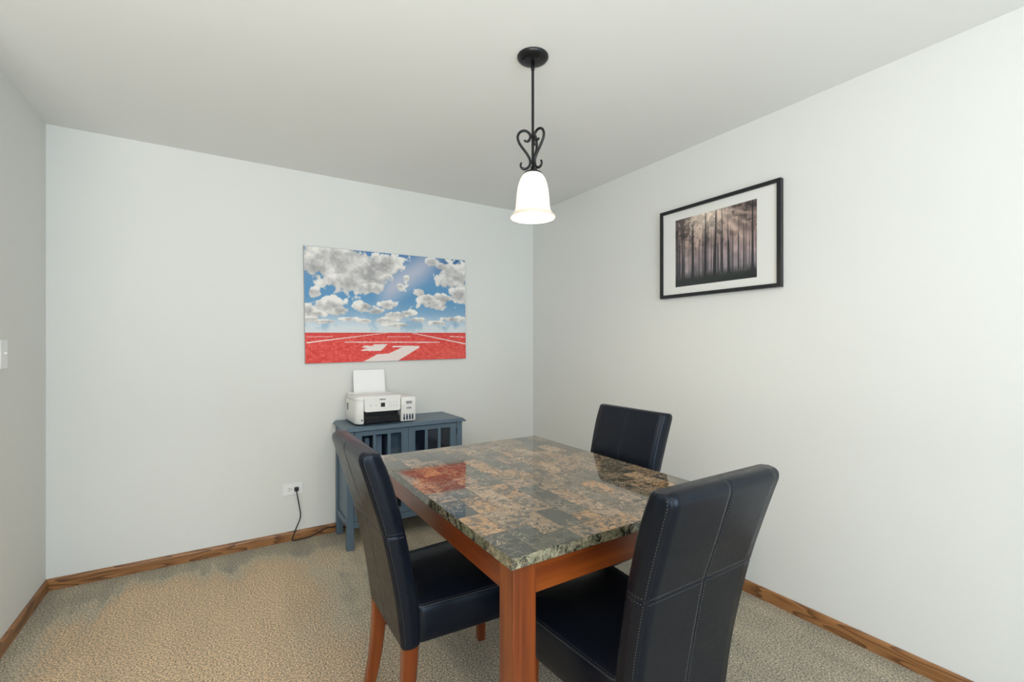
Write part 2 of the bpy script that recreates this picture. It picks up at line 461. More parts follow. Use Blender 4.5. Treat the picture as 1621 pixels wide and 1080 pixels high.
def back_point(z, key, out=0.0):
    yf, yr, hw = back_dims(z); kind, a = key
    th = yf-yr; rc = min(RC, th*.4); rf = min(RF, th*.45)
    hin = max(0.0, 1-abs(z-HSEAM)/.004)*.0016-out
    bul = .004*math.sin(math.pi*min(1, max(0, (z-.335)/(HSEAM-.335) if z < HSEAM else (z-HSEAM)/(ZT-HSEAM))))
    if kind == 'r':
        ind = .0016*max(0.0, 1-abs(a)/.012)
        y = yr-bul*(1-a*a)+ind+hin; x = a*(hw-rc)/.93 if abs(a) <= .93 else a*hw
        return Vector((x, y, z))
    if kind == 'f':
        ind = .0012*max(0.0, 1-abs(a)/.012)
        return Vector((a*(hw-rf)/.93, yf+bul*1.3*(1-a*a)-ind-hin, z))
    if kind in ('cr', 'cr2'):
        s = 1 if kind == 'cr' else -1
        an = (a if kind == 'cr' else 1-a)*math.pi/2
        r = rc-hin-(.0016 if abs(a-.5) < .02 else 0)
        return Vector((s*(hw-rc+r*math.sin(an)), yr+rc-r*math.cos(an), z))
    if kind in ('cf', 'cf2'):
        s = 1 if kind == 'cf' else -1
        an = (a if kind == 'cf' else 1-a)*math.pi/2
        r = rf-hin
        return Vector((s*(hw-rf+r*math.cos(an)), yf-rf+r*math.sin(an), z))
    s = 1 if kind == 'sr' else -1
    return Vector((s*(hw-hin+.005*math.sin(math.pi*a)), (yf-rf)+(yr+rc-yf+rf)*a, z))
def chair_back_mesh():
    loop = ring_params()
    zs = [.335, .337, .341, .347]+[.347+(HSEAM-.01-.347)*i/14 for i in range(1, 15)]
    zs += [HSEAM-.005, HSEAM-.002, HSEAM, HSEAM+.002, HSEAM+.005, HSEAM+.010]
    zs += [HSEAM+.010+(ZT-RR-HSEAM-.010)*i/10 for i in range(1, 11)]
    zs += [ZT-RR+RR*q for q in (.2, .4, .55, .7, .8, .88, .94, .98, 1.0)]
    bm = bmesh.new(); rings = []
    for z in zs: rings.append([bm.verts.new(back_point(z, k_)) for k_ in loop])
    n = len(loop)
    for a, b in zip(rings, rings[1:]):
        for i in range(n): bm.faces.new((a[i], a[(i+1) % n], b[(i+1) % n], b[i]))
    bm.faces.new(rings[0][::-1]); bm.faces.new(rings[-1])
    return mesh_from(bm, 'backrest', True)
def add_stitches(bm, pts, length=.0050, gap=.0030, w=.0008, h=.0007):
    """short raised stitches along a path"""
    pts = [Vector(p) for p in pts]; acc = [0]
    for a, b in zip(pts, pts[1:]): acc.append(acc[-1]+(b-a).length)
    def at(d):
        for i in range(len(pts)-1):
            if d <= acc[i+1]:
                L = acc[i+1]-acc[i]; return pts[i].lerp(pts[i+1], 0 if L == 0 else (d-acc[i])/L)
        return pts[-1]
    d = 0
    while d+length < acc[-1]:
        a = at(d); b = at(d+length); t = (b-a)
        if t.length > 1e-6:
            t.normalize(); s = t.cross(Vector((.31, .57, .76))).normalized(); u = t.cross(s)
            m = (a+b)/2
            v = [bm.verts.new(q) for q in (a, b, m+s*w, m-s*w, m+u*h, m-u*h)]
            for q in ((0, 2, 4), (0, 4, 3), (0, 3, 5), (0, 5, 2), (1, 4, 2), (1, 3, 4), (1, 5, 3), (1, 2, 5)):
                bm.faces.new([v[i] for i in q])
        d += length+gap
def chair_back_stitches():
    bm = bmesh.new()
    zz = [.345+(ZT-.004-.345)*i/60 for i in range(61)]
    e = .0004
    for off in (-.03, .03):
        add_stitches(bm, [back_point(z, ('r', off), e) for z in zz])
    add_stitches(bm, [back_point(z, ('f', .025), e) for z in zz])
    for kind, a in (('cr', .8), ('cr2', .2)):
        add_stitches(bm, [back_point(z, (kind, a), e) for z in zz])
    for dz in (-.007, .007):
        z = HSEAM+dz; us = [-.93+1.86*i/30 for i in range(31)]
        add_stitches(bm, [back_point(z, ('r', u), e) for u in us])
        add_stitches(bm, [back_point(z, ('f', u), e) for u in us])
        for k_ in ('sr', 'sl'):
            add_stitches(bm, [back_point(z, (k_, v), e) for v in (0, .2, .4, .6, .8, 1)])
    return mesh_from(bm, 'stitching')
SB, SF, SD = .198, .226, .462          # half widths at back and front, depth
def seat_outline(inset, n=10, r=.03):
    pts = []
    r = max(.006, r-inset)
    hb, hf = SB-inset, SF-inset; y0, y1 = -.012+inset*.4, SD-inset
    cs = [(hf-r, y1-r, 0), (-(hf-r), y1-r, 90), (-(hb-r), y0+r, 180), (hb-r, y0+r, 270)]
    for cx, cy, a0 in cs:
        for i in range(n+1):
            a = math.radians(a0+90*i/n); pts.append((cx+r*math.cos(a), cy+r*math.sin(a)))
    return pts
def seat_mesh():
    prof = [(.012, .344), (.004, .345), (.001, .349), (-.001, .375), (-.003, .405), (-.001, .435), (.001, .450), (.0035, .4565), (.006, .4575), (.011, .4605),
            (.025, .4655), (.05, .4705), (.09, .4745), (.13, .4765), (.17, .477), (.19, .477)]
    bm = bmesh.new(); rings = []
    for ins, z in prof: rings.append([bm.verts.new((x, y, z)) for x, y in seat_outline(ins)])
    n = len(rings[0])
    for a, b in zip(rings, rings[1:]):
        for i in range(n): bm.faces.new((a[i], a[(i+1) % n], b[(i+1) % n], b[i]))
    bm.faces.new(rings[0][::-1]); bm.faces.new(rings[-1])
    return mesh_from(bm, 'seat', True)
def square_leg(prof, bev=.005):
    """prof: list of (z, x0, x1, y0, y1); octagonal section with small chamfers"""
    bm = bmesh.new(); rings = []
    for z, x0, x1, y0, y1 in prof:
        b = bev
        rings.append([bm.verts.new(p+(z,)) for p in ((x0+b, y0), (x1-b, y0), (x1, y0+b), (x1, y1-b), (x1-b, y1), (x0+b, y1), (x0, y1-b), (x0, y0+b))])
    for a, b in zip(rings, rings[1:]):
        for i in range(8): bm.faces.new((a[i], a[(i+1) % 8], b[(i+1) % 8], b[i]))
    bm.faces.new(rings[0][::-1]); bm.faces.new(rings[-1])
    return mesh_from(bm, 'leg')
CM = {'back': chair_back_mesh(), 'bst': chair_back_stitches(), 'seat': seat_mesh()}
bm = bmesh.new(); o_ = seat_outline(.003); add_tube(bm, [(x, y, .4575) for x, y in o_]+[(o_[0][0], o_[0][1], .4575)], .0022, 6, cap=False)
CM['welt'] = mesh_from(bm, 'welt', True)
bm = bmesh.new(); o_ = seat_outline(.0105, 10); add_stitches(bm, [(x, y, .4607) for x, y in o_]+[(o_[0][0], o_[0][1], .4607)]); CM['sst'] = mesh_from(bm, 'stitching')
def fl(s):
    a, b = sorted((s*(SF-.006), s*(SF-.050))); c, d = sorted((s*(SF-.010), s*(SF-.042)))
    return square_leg([(0, c, d, SD-.048, SD-.016), (.36, a, b, SD-.056, SD-.012)])
def rl(s):
    prof = []
    for z, yb, yf_ in ((0, -.086, -.050), (.06, -.074, -.034), (.13, -.062, -.018), (.2, -.054, -.008), (.27, -.050, -.003), (.345, -.049, .0)):
        f = z/.345; o2 = .176+.015*f; i2 = o2-(.036+.004*f)
        a, b = sorted((s*o2, s*i2)); prof.append((z, a, b, yb, yf_))
    return square_leg(prof)
CM['fl-1'], CM['fl1'], CM['rl-1'], CM['rl1'] = fl(-1), fl(1), rl(-1), rl(1)
for k_, m_ in (('back', 'leather'), ('seat', 'leather'), ('bst', 'thread'), ('sst', 'thread'), ('welt', 'seam'), ('fl-1', 'cherry_z'), ('fl1', 'cherry_z'), ('rl-1', 'cherry_z'), ('rl1', 'cherry_z')):
    CM[k_].materials.append(M[m_])
def chair(loc, rz, label):
    t = empty('dining_chair', loc, rz, label, 'chair', 'black leather dining chairs around the table')
    b = obj('backrest', CM['back'], None, t); s = obj('stitching', CM['bst'], None, b); s['label'] = 'pale double row of stitches'; s['kind'] = 'stuff'
    s = obj('seat', CM['seat'], None, t); obj('welt', CM['welt'], None, s); q = obj('stitching', CM['sst'], None, s); q['label'] = 'pale single row of stitches'; q['kind'] = 'stuff'
    for k_ in ('fl-1', 'fl1', 'rl-1', 'rl1'): obj('leg', CM[k_], None, t)
    return t
chair((-1.787, -1.752, 0), -math.pi/2, 'black leather dining chair at the left side of the table, nearest the blue cabinet')
chair((-1.303, -2.500, 0), 0, 'black leather dining chair nearest the viewer, its stitched back turned to us')
chair((-.728, -1.702, 0), math.pi/2, 'black leather dining chair beyond the table, against the wall with the framed photograph')

# ------------------------------------------------------------------ cabinet
cab = empty('glass_door_cabinet', (-1.267, -.19, 0), 0, 'blue grey two door cabinet with narrow glass panes below the track canvas', 'cabinet')
cx, cy = -1.267, -.19
def cb(name, x0, x1, y0, y1, z0, z1, mat='cabinet', parent=None, bev=.0015):
    return box(name, x0-cx, x1-cx, y0-cy, y1-cy, z0, z1, M[mat], parent or cab, bev, 1)
CX0, CX1, CYF, CYB = -1.662, -.872, -.372, -.022
# top board with an ogee-like stepped edge
bm = bmesh.new(); rings = []
for ins, z in ((.013, .7405), (.004, .742), (.0, .745), (.001, .749), (.010, .757), (.016, .7625), (.019, .765)):
    x0, x1, y0, y1 = CX0-.014+ins-cx, CX1+.024-ins-cx, CYF-.018+ins-cy, -.004-cy
    rings.append([bm.verts.new(p+(z,)) for p in ((x0, y0), (x1, y0), (x1, y1), (x0, y1))])
for a, b in zip(rings, rings[1:]):
    for i in range(4): bm.faces.new((a[i], a[(i+1) % 4], b[(i+1) % 4], b[i]))
bm.faces.new(rings[0][::-1]); bm.faces.new(rings[-1])
obj('top_board', mesh_from(bm, 'top_board'), M['cabinet'], cab)
for x0 in (CX0, CX1-.042):
    for y0 in (CYF, CYB-.042):
        cb('leg', x0, x0+.042, y0, y0+.042, 0, .7405, bev=.002)
for x0 in (CX0+.012, CX1-.022): cb('side_panel', x0, x0+.010, CYF+.042, CYB-.042, .14, .74)
for x0 in (CX0+.004, CX1-.026): cb('side_rail', x0, x0+.022, CYF+.042, CYB-.042, .135, .175)
for x0 in (CX0+.004, CX1-.026): cb('side_rail', x0, x0+.022, CYF+.042, CYB-.042, .70, .7405)
cb('back_panel', CX0+.042, CX1-.042, CYB-.014, CYB-.006, .14, .7405, 'cabinet_dark')
cb('bottom_board', CX0+.03, CX1-.03, CYF+.022, CYB-.014, .158, .174)
cb('bottom_rail', CX0+.042, CX1-.042, CYF+.004, CYF+.022, .134, .174)
cb('inner_shelf', CX0+.03, CX1-.03, CYF+.05, CYB-.014, .47, .486, 'cabinet_dark')
DZ0, DZ1 = .178, .7375
mid = (CX0+CX1)/2
for di, (dx0, dx1) in enumerate(((CX0+.045, mid-.001), (mid+.001, CX1-.045))):
    bm = bmesh.new()
    g0, g1 = dx0+.043, dx1-.043; z0, z1 = DZ0+.035, DZ1-.026
    ya, yb = CYF+.002-cy, CYF+.020-cy
    for r in ((dx0, g0, DZ0, DZ1), (g1, dx1, DZ0, DZ1), (g0, g1, DZ0, z0), (g0, g1, z1, DZ1)):
        add_box(bm, r[0]-cx, r[1]-cx, ya, yb, r[2], r[3])
    d = obj('door', mesh_from(bm, 'door'), M['cabinet'], cab)
    # bead around the glass
    bm = bmesh.new()
    for r in ((g0, g0+.004, z0, z1), (g1-.004, g1, z0, z1), (g0+.004, g1-.004, z0, z0+.004), (g0+.004, g1-.004, z1-.004, z1)):
        add_box(bm, r[0]-cx, r[1]-cx, ya+.003, yb-.003, r[2], r[3])
    obj('glazing_bead', mesh_from(bm, 'glazing_bead'), M['cabinet'], d)
    gw = (g1-g0-2*.021)/3
    for i in range(3):
        a = g0+i*(gw+.021)
        p = cb('glass_pane', a, a+gw, CYF+.012, CYF+.015, z0, z1, 'pane', d, 0); p['label'] = 'dark glass pane'
    for i in range(2):
        a = g0+gw+i*(gw+.021)
        cb('muntin', a, a+.021, CYF+.004, CYF+.019, z0, z1, parent=d, bev=.003)
    hxp = dx0-.003 if di == 0 else dx1-.001
    for hz in (.26, .655):
        bm = bmesh.new(); add_tube(bm, [(hxp+.002-cx, CYF-.001-cy, hz), (hxp+.002-cx, CYF-.001-cy, hz+.045)], .003, 8)
        obj('hinge', mesh_from(bm, 'hinge'), M['hinge'], d)
    kx = (dx1-.022 if di == 0 else dx0+.022)
    kn = lathe('knob', [(0.0, 0), (.005, 0), (.005, .010), (.011, .014), (.012, .019), (.008, .024), (0.0, .025)], M['hinge'], d, (kx-cx, CYF+.002-cy, .46), 20)
    kn.rotation_euler = (math.pi/2, 0, 0)
def upright(name, x, w_, y, d_, z, h_, mat, label, cat):
    bm = bmesh.new(); add_box(bm, -w_/2, w_/2, -d_/2, d_/2, 0, h_, .003, 2)
    return tag(obj(name, mesh_from(bm, name), M[mat], None, (x, y, z)), label, cat)
upright('binder', -1.515, .028, -.20, .16, .4861, .190, 'binder', 'slim pale binder behind the leftmost cabinet pane', 'binder')
upright('binder', -1.437, .036, -.20, .16, .4861, .198, 'binder', 'wider pale binder behind the second cabinet pane from the left', 'binder')
bm = bmesh.new(); rings = []
for z, s, wob in ((0, .94, 0), (.004, .96, 0), (.19, 1.0, 0), (.205, .99, .006), (.208, .90, .006), (.20, .3, .0)):
    rings.append([bm.verts.new((.062*s*cxx, .10*s*cyy, z+wob*math.sin(3*i))) for i, (cxx, cyy) in enumerate([(math.copysign(abs(math.cos(a))**.45, math.cos(a)), math.copysign(abs(math.sin(a))**.45, math.sin(a))) for a in [2*math.pi*j/24 for j in range(24)]])])
for a, b in zip(rings, rings[1:]):
    for i in range(24): bm.faces.new((a[i], a[(i+1) % 24], b[(i+1) % 24], b[i]))
bm.faces.new(rings[0][::-1]); bm.faces.new(rings[-1])
tag(obj('storage_bin', mesh_from(bm, 'storage_bin', True), M['bin_cloth'], None, (-1.33, -.21, .4861)), 'grey cloth bin behind the middle of the cabinet doors', 'bin')

# ------------------------------------------------------------------ printer
PX0, PX1, TKX, PYF, PYB, PZ = -1.598, -1.203, -1.304, -.325, -.035, .765
pr = empty('printer', (-1.40, -.18, PZ), 0, 'white desktop printer with ink tank standing on the blue cabinet', 'printer')
pc = Vector((-1.40, -.18, PZ))
def plan_loft(name, outline, prof, mat, parent, smooth=True):
    """outline(inset) -> plan points; prof: (inset, z) list"""
    bm = bmesh.new(); rings = [[bm.verts.new((x-pc.x, y-pc.y, z-pc.z)) for x, y in outline(i)] for i, z in prof]
    n = len(rings[0])
    for a, b in zip(rings, rings[1:]):
        for i in range(n): bm.faces.new((a[i], a[(i+1) % n], b[(i+1) % n], b[i]))
    bm.faces.new(rings[0][::-1]); bm.faces.new(rings[-1])
    me = mesh_from(bm, name, smooth)
    return obj(name, me, mat, parent)
def rrect(x0, x1, y0, y1, r4, n=6):
    """r4: radii at (x1,y1) (x0,y1) (x0,y0) (x1,y0)"""
    def f(i):
        out = []
        for (cx_, cy_, a0, r) in ((x1, y1, 0, r4[0]), (x0, y1, 90, r4[1]), (x0, y0, 180, r4[2]), (x1, y0, 270, r4[3])):
            rr = max(.001, r-i); sx = 1 if cx_ == x1 else -1; sy = 1 if cy_ == y1 else -1
            ccx, ccy = cx_-sx*(i+rr), cy_-sy*(i+rr)
            for q in range(n+1):
                a = math.radians(a0+90*q/n); out.append((ccx+rr*math.cos(a), ccy+rr*math.sin(a)))
        return out
    return f
def pb(name, x0, x1, y0, y1, z0, z1, mat, parent=None, bev=.001):
    return box(name, x0-pc.x, x1-pc.x, y0-pc.y, y1-pc.y, z0-pc.z, z1-pc.z, M[mat], parent or pr, bev, 2)
# lower body: left cheek (with rounded corner), back block behind the output slot
cheek = plan_loft('body', rrect(PX0, -1.548, PYF, PYB, (.004, .012, .040, .004)), [(.010, .773), (.003, .7745), (0, .780), (0, .918), (.001, .920)], M['white_plastic'], pr)
pb('rear_housing', -1.548, TKX, -.25, PYB, .773, .92, 'white_plastic')
for x in (-1.565, -1.24):
    for y in (-.29, -.07): pb('foot', x-.008, x+.008, y-.008, y+.008, .765, .775, 'black_plastic')
pb('output_slot', -1.547, TKX-.001, -.256, -.2502, .774, .900, 'black_plastic')
pb('slot_cheek', -1.548, -1.5455, PYF+.004, -.256, .775, .850, 'black_plastic', bev=0)
pb('output_tray', -1.545, TKX-.003, -.318, -.25, .776, .781, 'black_plastic')
pb('tray_flap', -1.544, TKX-.004, -.310, -.302, .781, .812, 'black_plastic')
pb('tray_lip', -1.544, TKX-.004, -.300, -.250, .812, .816, 'black_plastic')
lid = plan_loft('scanner_lid', rrect(PX0, TKX+.004, PYF+.006, PYB-.06, (.006, .010, .040, .006)), [(.001, .921), (0, .922), (0, .944), (.003, .949), (.010, .951)], M['white_plastic'], pr)
pb('paper_feed', PX0+.012, TKX-.02, PYB-.058, PYB-.042, .921, .955, 'white_plastic', bev=.002)
pb('paper_support', PX0+.012, TKX-.02, PYB-.012, PYB, .921, .957, 'white_plastic', bev=.002)
for xa, xb in ((PX0+.012, -1.5515), (-1.3295, TKX-.02)): pb('paper_guide', xa, xb, PYB-.042, PYB-.012, .921, .953, 'white_plastic', bev=.001)
# control panel, tilted a touch, rounded lower corners
bm = bmesh.new(); fr, bk = [], []
pw0, pw1, pz0, pz1, r = -1.546, -1.309, .851, .944, .014
outl = [(pw0, pz1), (pw0, pz0+r)]
outl += [(pw0+r-r*math.cos(math.radians(a)), pz0+r-r*math.sin(math.radians(a))) for a in (22, 45, 67, 90)]
outl += [(pw1-r+r*math.sin(math.radians(a)), pz0+r-r*math.cos(math.radians(a))) for a in (0, 22, 45, 67)]
outl += [(pw1, pz0+r), (pw1, pz1)]
for x, z in outl:
    fr.append(bm.verts.new((x-pc.x, PYF-.010+(z-pz0)*.06-pc.y, z-pc.z))); bk.append(bm.verts.new((x-pc.x, PYF+.075-pc.y, z-pc.z)))
n = len(outl); bm.faces.new(fr); bm.faces.new(bk[::-1])
for i in range(n): bm.faces.new((fr[i], fr[(i+1) % n], bk[(i+1) % n], bk[i]))
bmesh.ops.bevel(bm, geom=[e for e in bm.edges if e.verts[0] in fr and e.verts[1] in fr], offset=.0025, segments=3, affect='EDGES')
panel = obj('control_panel', mesh_from(bm, 'control_panel'), M['white_plastic'], pr)
def on_panel(name, me, mat, x, z, parent=panel, lift=.0006):
    y = PYF-.010+(z-pz0)*.06-lift
    return obj(name, me, M[mat], parent, (x-pc.x, y-pc.y, z-pc.z), (math.pi/2-.06, 0, 0))
bm = bmesh.new(); add_box(bm, -.0135, .0135, -.0135, .0135, -.001, .0004); on_panel('screen', mesh_from(bm, 'screen'), 'screen', -1.427, .893)
on_panel('lettering', text_mesh('EPSON', .0125, .0002, .0004), 'black_plastic', -1.427, .928)
def ring_mesh(ro, ri, n=20):
    bm = bmesh.new(); a = [bm.verts.new((ro*math.cos(2*math.pi*i/n), ro*math.sin(2*math.pi*i/n), 0)) for i in range(n)]
    b = [bm.verts.new((ri*math.cos(2*math.pi*i/n), ri*math.sin(2*math.pi*i/n), 0)) for i in range(n)]
    for i in range(n): bm.faces.new((a[i], a[(i+1) % n], b[(i+1) % n], b[i]))
    return mesh_from(bm, 'button_ring')
def dot_mesh(r, n=14):
    bm = bmesh.new(); bm.faces.new([bm.verts.new((r*math.cos(2*math.pi*i/n), r*math.sin(2*math.pi*i/n), 0)) for i in range(n)]); return mesh_from(bm, 'button')
on_panel('power_button', ring_mesh(.0075, .0062), 'pale_grey', -1.506, .893)
on_panel('power_button', ring_mesh(.003, .0018), 'pale_grey', -1.506, .893)
on_panel('button', dot_mesh(.0035), 'pale_grey', -1.471, .893)
for ix in range(3):
    for iz in range(3):
        on_panel('button', ring_mesh(.0042, .0028) if (ix+iz) % 2 else dot_mesh(.003), 'pale_grey', -1.385+ix*.0155, .908-iz*.0145)
for iz in range(2): on_panel('button', dot_mesh(.0028), 'grey_plastic', -1.336, .906-iz*.022)
bm = bmesh.new(); add_box(bm, -.005, .005, -.001, .001, -.004, .004); obj('memory_port', mesh_from(bm, 'memory_port'), M['black_plastic'], pr, (-1.560-pc.x, PYF-.0003-pc.y, .800-pc.z))
# side recess on the left
pb('side_recess', PX0-.0006, PX0+.004, -.12, -.075, .845, .893, 'grey_plastic')
# ink tank
tank = plan_loft('ink_tank', rrect(TKX+.001, PX1, PYF-.004, -.06, (.004, .004, .004, .004)), [(.003, .772), (0, .775), (0, .924), (.002, .930), (.010, .935)], M['white_plastic'], pr)
def on_tank(name, me, mat, x, z, lift=.0006): return obj(name, me, M[mat], tank, (x-pc.x, PYF-.004-lift-pc.y, z-pc.z), (math.pi/2, 0, 0))
def pill(w_, h_, n=8):
    bm = bmesh.new(); r = w_/2; pts = []
    for i in range(n+1): a = math.pi*i/n; pts.append((r*math.cos(a), h_/2-r+r*math.sin(a)))
    for i in range(n+1): a = math.pi+math.pi*i/n; pts.append((r*math.cos(a), -h_/2+r+r*math.sin(a)))
    bm.faces.new([bm.verts.new((x, y, 0)) for x, y in pts]); return mesh_from(bm, 'ink_window')
for i in range(4):
    x = TKX+.0215+i*.0195
    w_ = on_tank('ink_window', pill(.0125, .040), 'ink', x, .800)
    bm = bmesh.new(); hh = .013 if i == 0 else .005; add_box(bm, -.0045, .0045, .014-hh, .014, -.0002, .0003); obj('ink_level', mesh_from(bm, 'ink_level'), M['ink_clear'], w_)
bm = bmesh.new(); add_box(bm, -.020, .020, -.0085, .0085, -.0005, .0003); pl = on_tank('badge', mesh_from(bm, 'badge'), 'grey_plastic', -1.2495, .897)
obj('lettering', text_mesh('EcoTank', .0098, .0002, .0001), M['white_plastic'], pl, (0, 0, .0006))
bm = bmesh.new(); add_box(bm, -.017, .017, -.0075, .0075, -.0005, .0003); pl = on_tank('badge', mesh_from(bm, 'badge'), 'pale_grey', -1.2495, .860)
obj('lettering', text_mesh('ET-2800', .0082, .0002, .0001), M['black_plastic'], pl, (0, 0, .0006))
pb('tank_lid_seam', TKX+.001, PX1, PYF-.0045, PYF-.003, .8775, .8785, 'pale_grey', tank, 0)
# paper in the rear feed (a few sheets as a slightly curled stack)
bm = bmesh.new(); NP = 10; gr = []
for i in range(NP+1):
    t = i/NP; z = .925+.184*t; y = PYB-.036+.030*t+.004*math.sin(math.pi*t)
    gr.append([[bm.verts.new((x, y+dy, z)) for x in (-1.549, -1.44, -1.332)] for dy in (0, .003)])
for a, b in zip(gr, gr[1:]):
    for s in (0, 1):
        for j in range(2): bm.faces.new((a[s][j], a[s][j+1], b[s][j+1], b[s][j]))
    for j in (0, 2): bm.faces.new((a[0][j], a[1][j], b[1][j], b[0][j]))
for g in (gr[0], gr[-1]):
    for j in range(2): bm.faces.new((g[0][j], g[0][j+1], g[1][j+1], g[1][j]))
tag(obj('paper', mesh_from(bm, 'paper'), M['paper']), 'white blank paper standing in the rear feed of the printer', 'paper')

# ------------------------------------------------------------------ pictures: prints computed per vertex
rng = np.random.default_rng(3)
def vnoise(u, v, su, sv, seed):
    g = np.random.default_rng(seed).random((64, 64))
    x = u*su; y = v*sv; xi = np.floor(x).astype(int); yi = np.floor(y).astype(int); fx = x-xi; fy = y-yi
    fx = fx*fx*(3-2*fx); fy = fy*fy*(3-2*fy)
    G = lambda a, b: g[a % 64, b % 64]
    return (G(xi, yi)*(1-fx)+G(xi+1, yi)*fx)*(1-fy)+(G(xi, yi+1)*(1-fx)+G(xi+1, yi+1)*fx)*fy
def fbm(u, v, s, asp, seed, octv=6, gain=.55):
    t = 0; a = 1; tot = 0
    for o in range(octv):
        t = t+a*vnoise(u+o*.37, v+o*.71, s*asp*2**o, s*2**o, seed+o); tot += a; a *= gain
    return t/tot
def sstep(a, b, x): t = np.clip((x-a)/(b-a), 0, 1); return t*t*(3-2*t)
def inpoly(u, v, poly):
    r = np.zeros(u.shape, bool); n = len(poly)
    for i in range(n):
        x1, y1 = poly[i]; x2, y2 = poly[(i+1) % n]
        if y1 == y2: continue
        c = ((y1 > v) != (y2 > v)) & (u < (x2-x1)*(v-y1)/(y2-y1)+x1); r ^= c
    return r
def srgb_lin(a): a = np.clip(a/255, 0, 1); return np.where(a <= .04045, a/12.92, ((a+.055)/1.055)**2.4)
def mixc(a, b, t): return a*(1-t[..., None])+np.array(b, float)*t[..., None] if not isinstance(b, np.ndarray) or b.ndim == 1 else a*(1-t[..., None])+b*t[..., None]

def picture_mesh(name, W, Hh, nu, nv, fn):
    u, v = np.meshgrid(np.linspace(0, 1, nu), np.linspace(0, 1, nv), indexing='ij')
    rgb = srgb_lin(fn(u, v))
    co = np.stack([(u-.5)*W, np.zeros_like(u), (v-.5)*Hh], -1).reshape(-1, 3)
    idx = np.arange(nu*nv).reshape(nu, nv)
    q = np.stack([idx[:-1, :-1], idx[1:, :-1], idx[1:, 1:], idx[:-1, 1:]], -1).reshape(-1, 4)
    me = bpy.data.meshes.new(name); me.from_pydata(co.tolist(), [], q.tolist())
    at = me.color_attributes.new('print', 'FLOAT_COLOR', 'POINT')
    col = np.concatenate([rgb.reshape(-1, 3), np.ones((nu*nv, 1))], 1).astype(np.float32)
    at.data.foreach_set('color', col.ravel()); return me

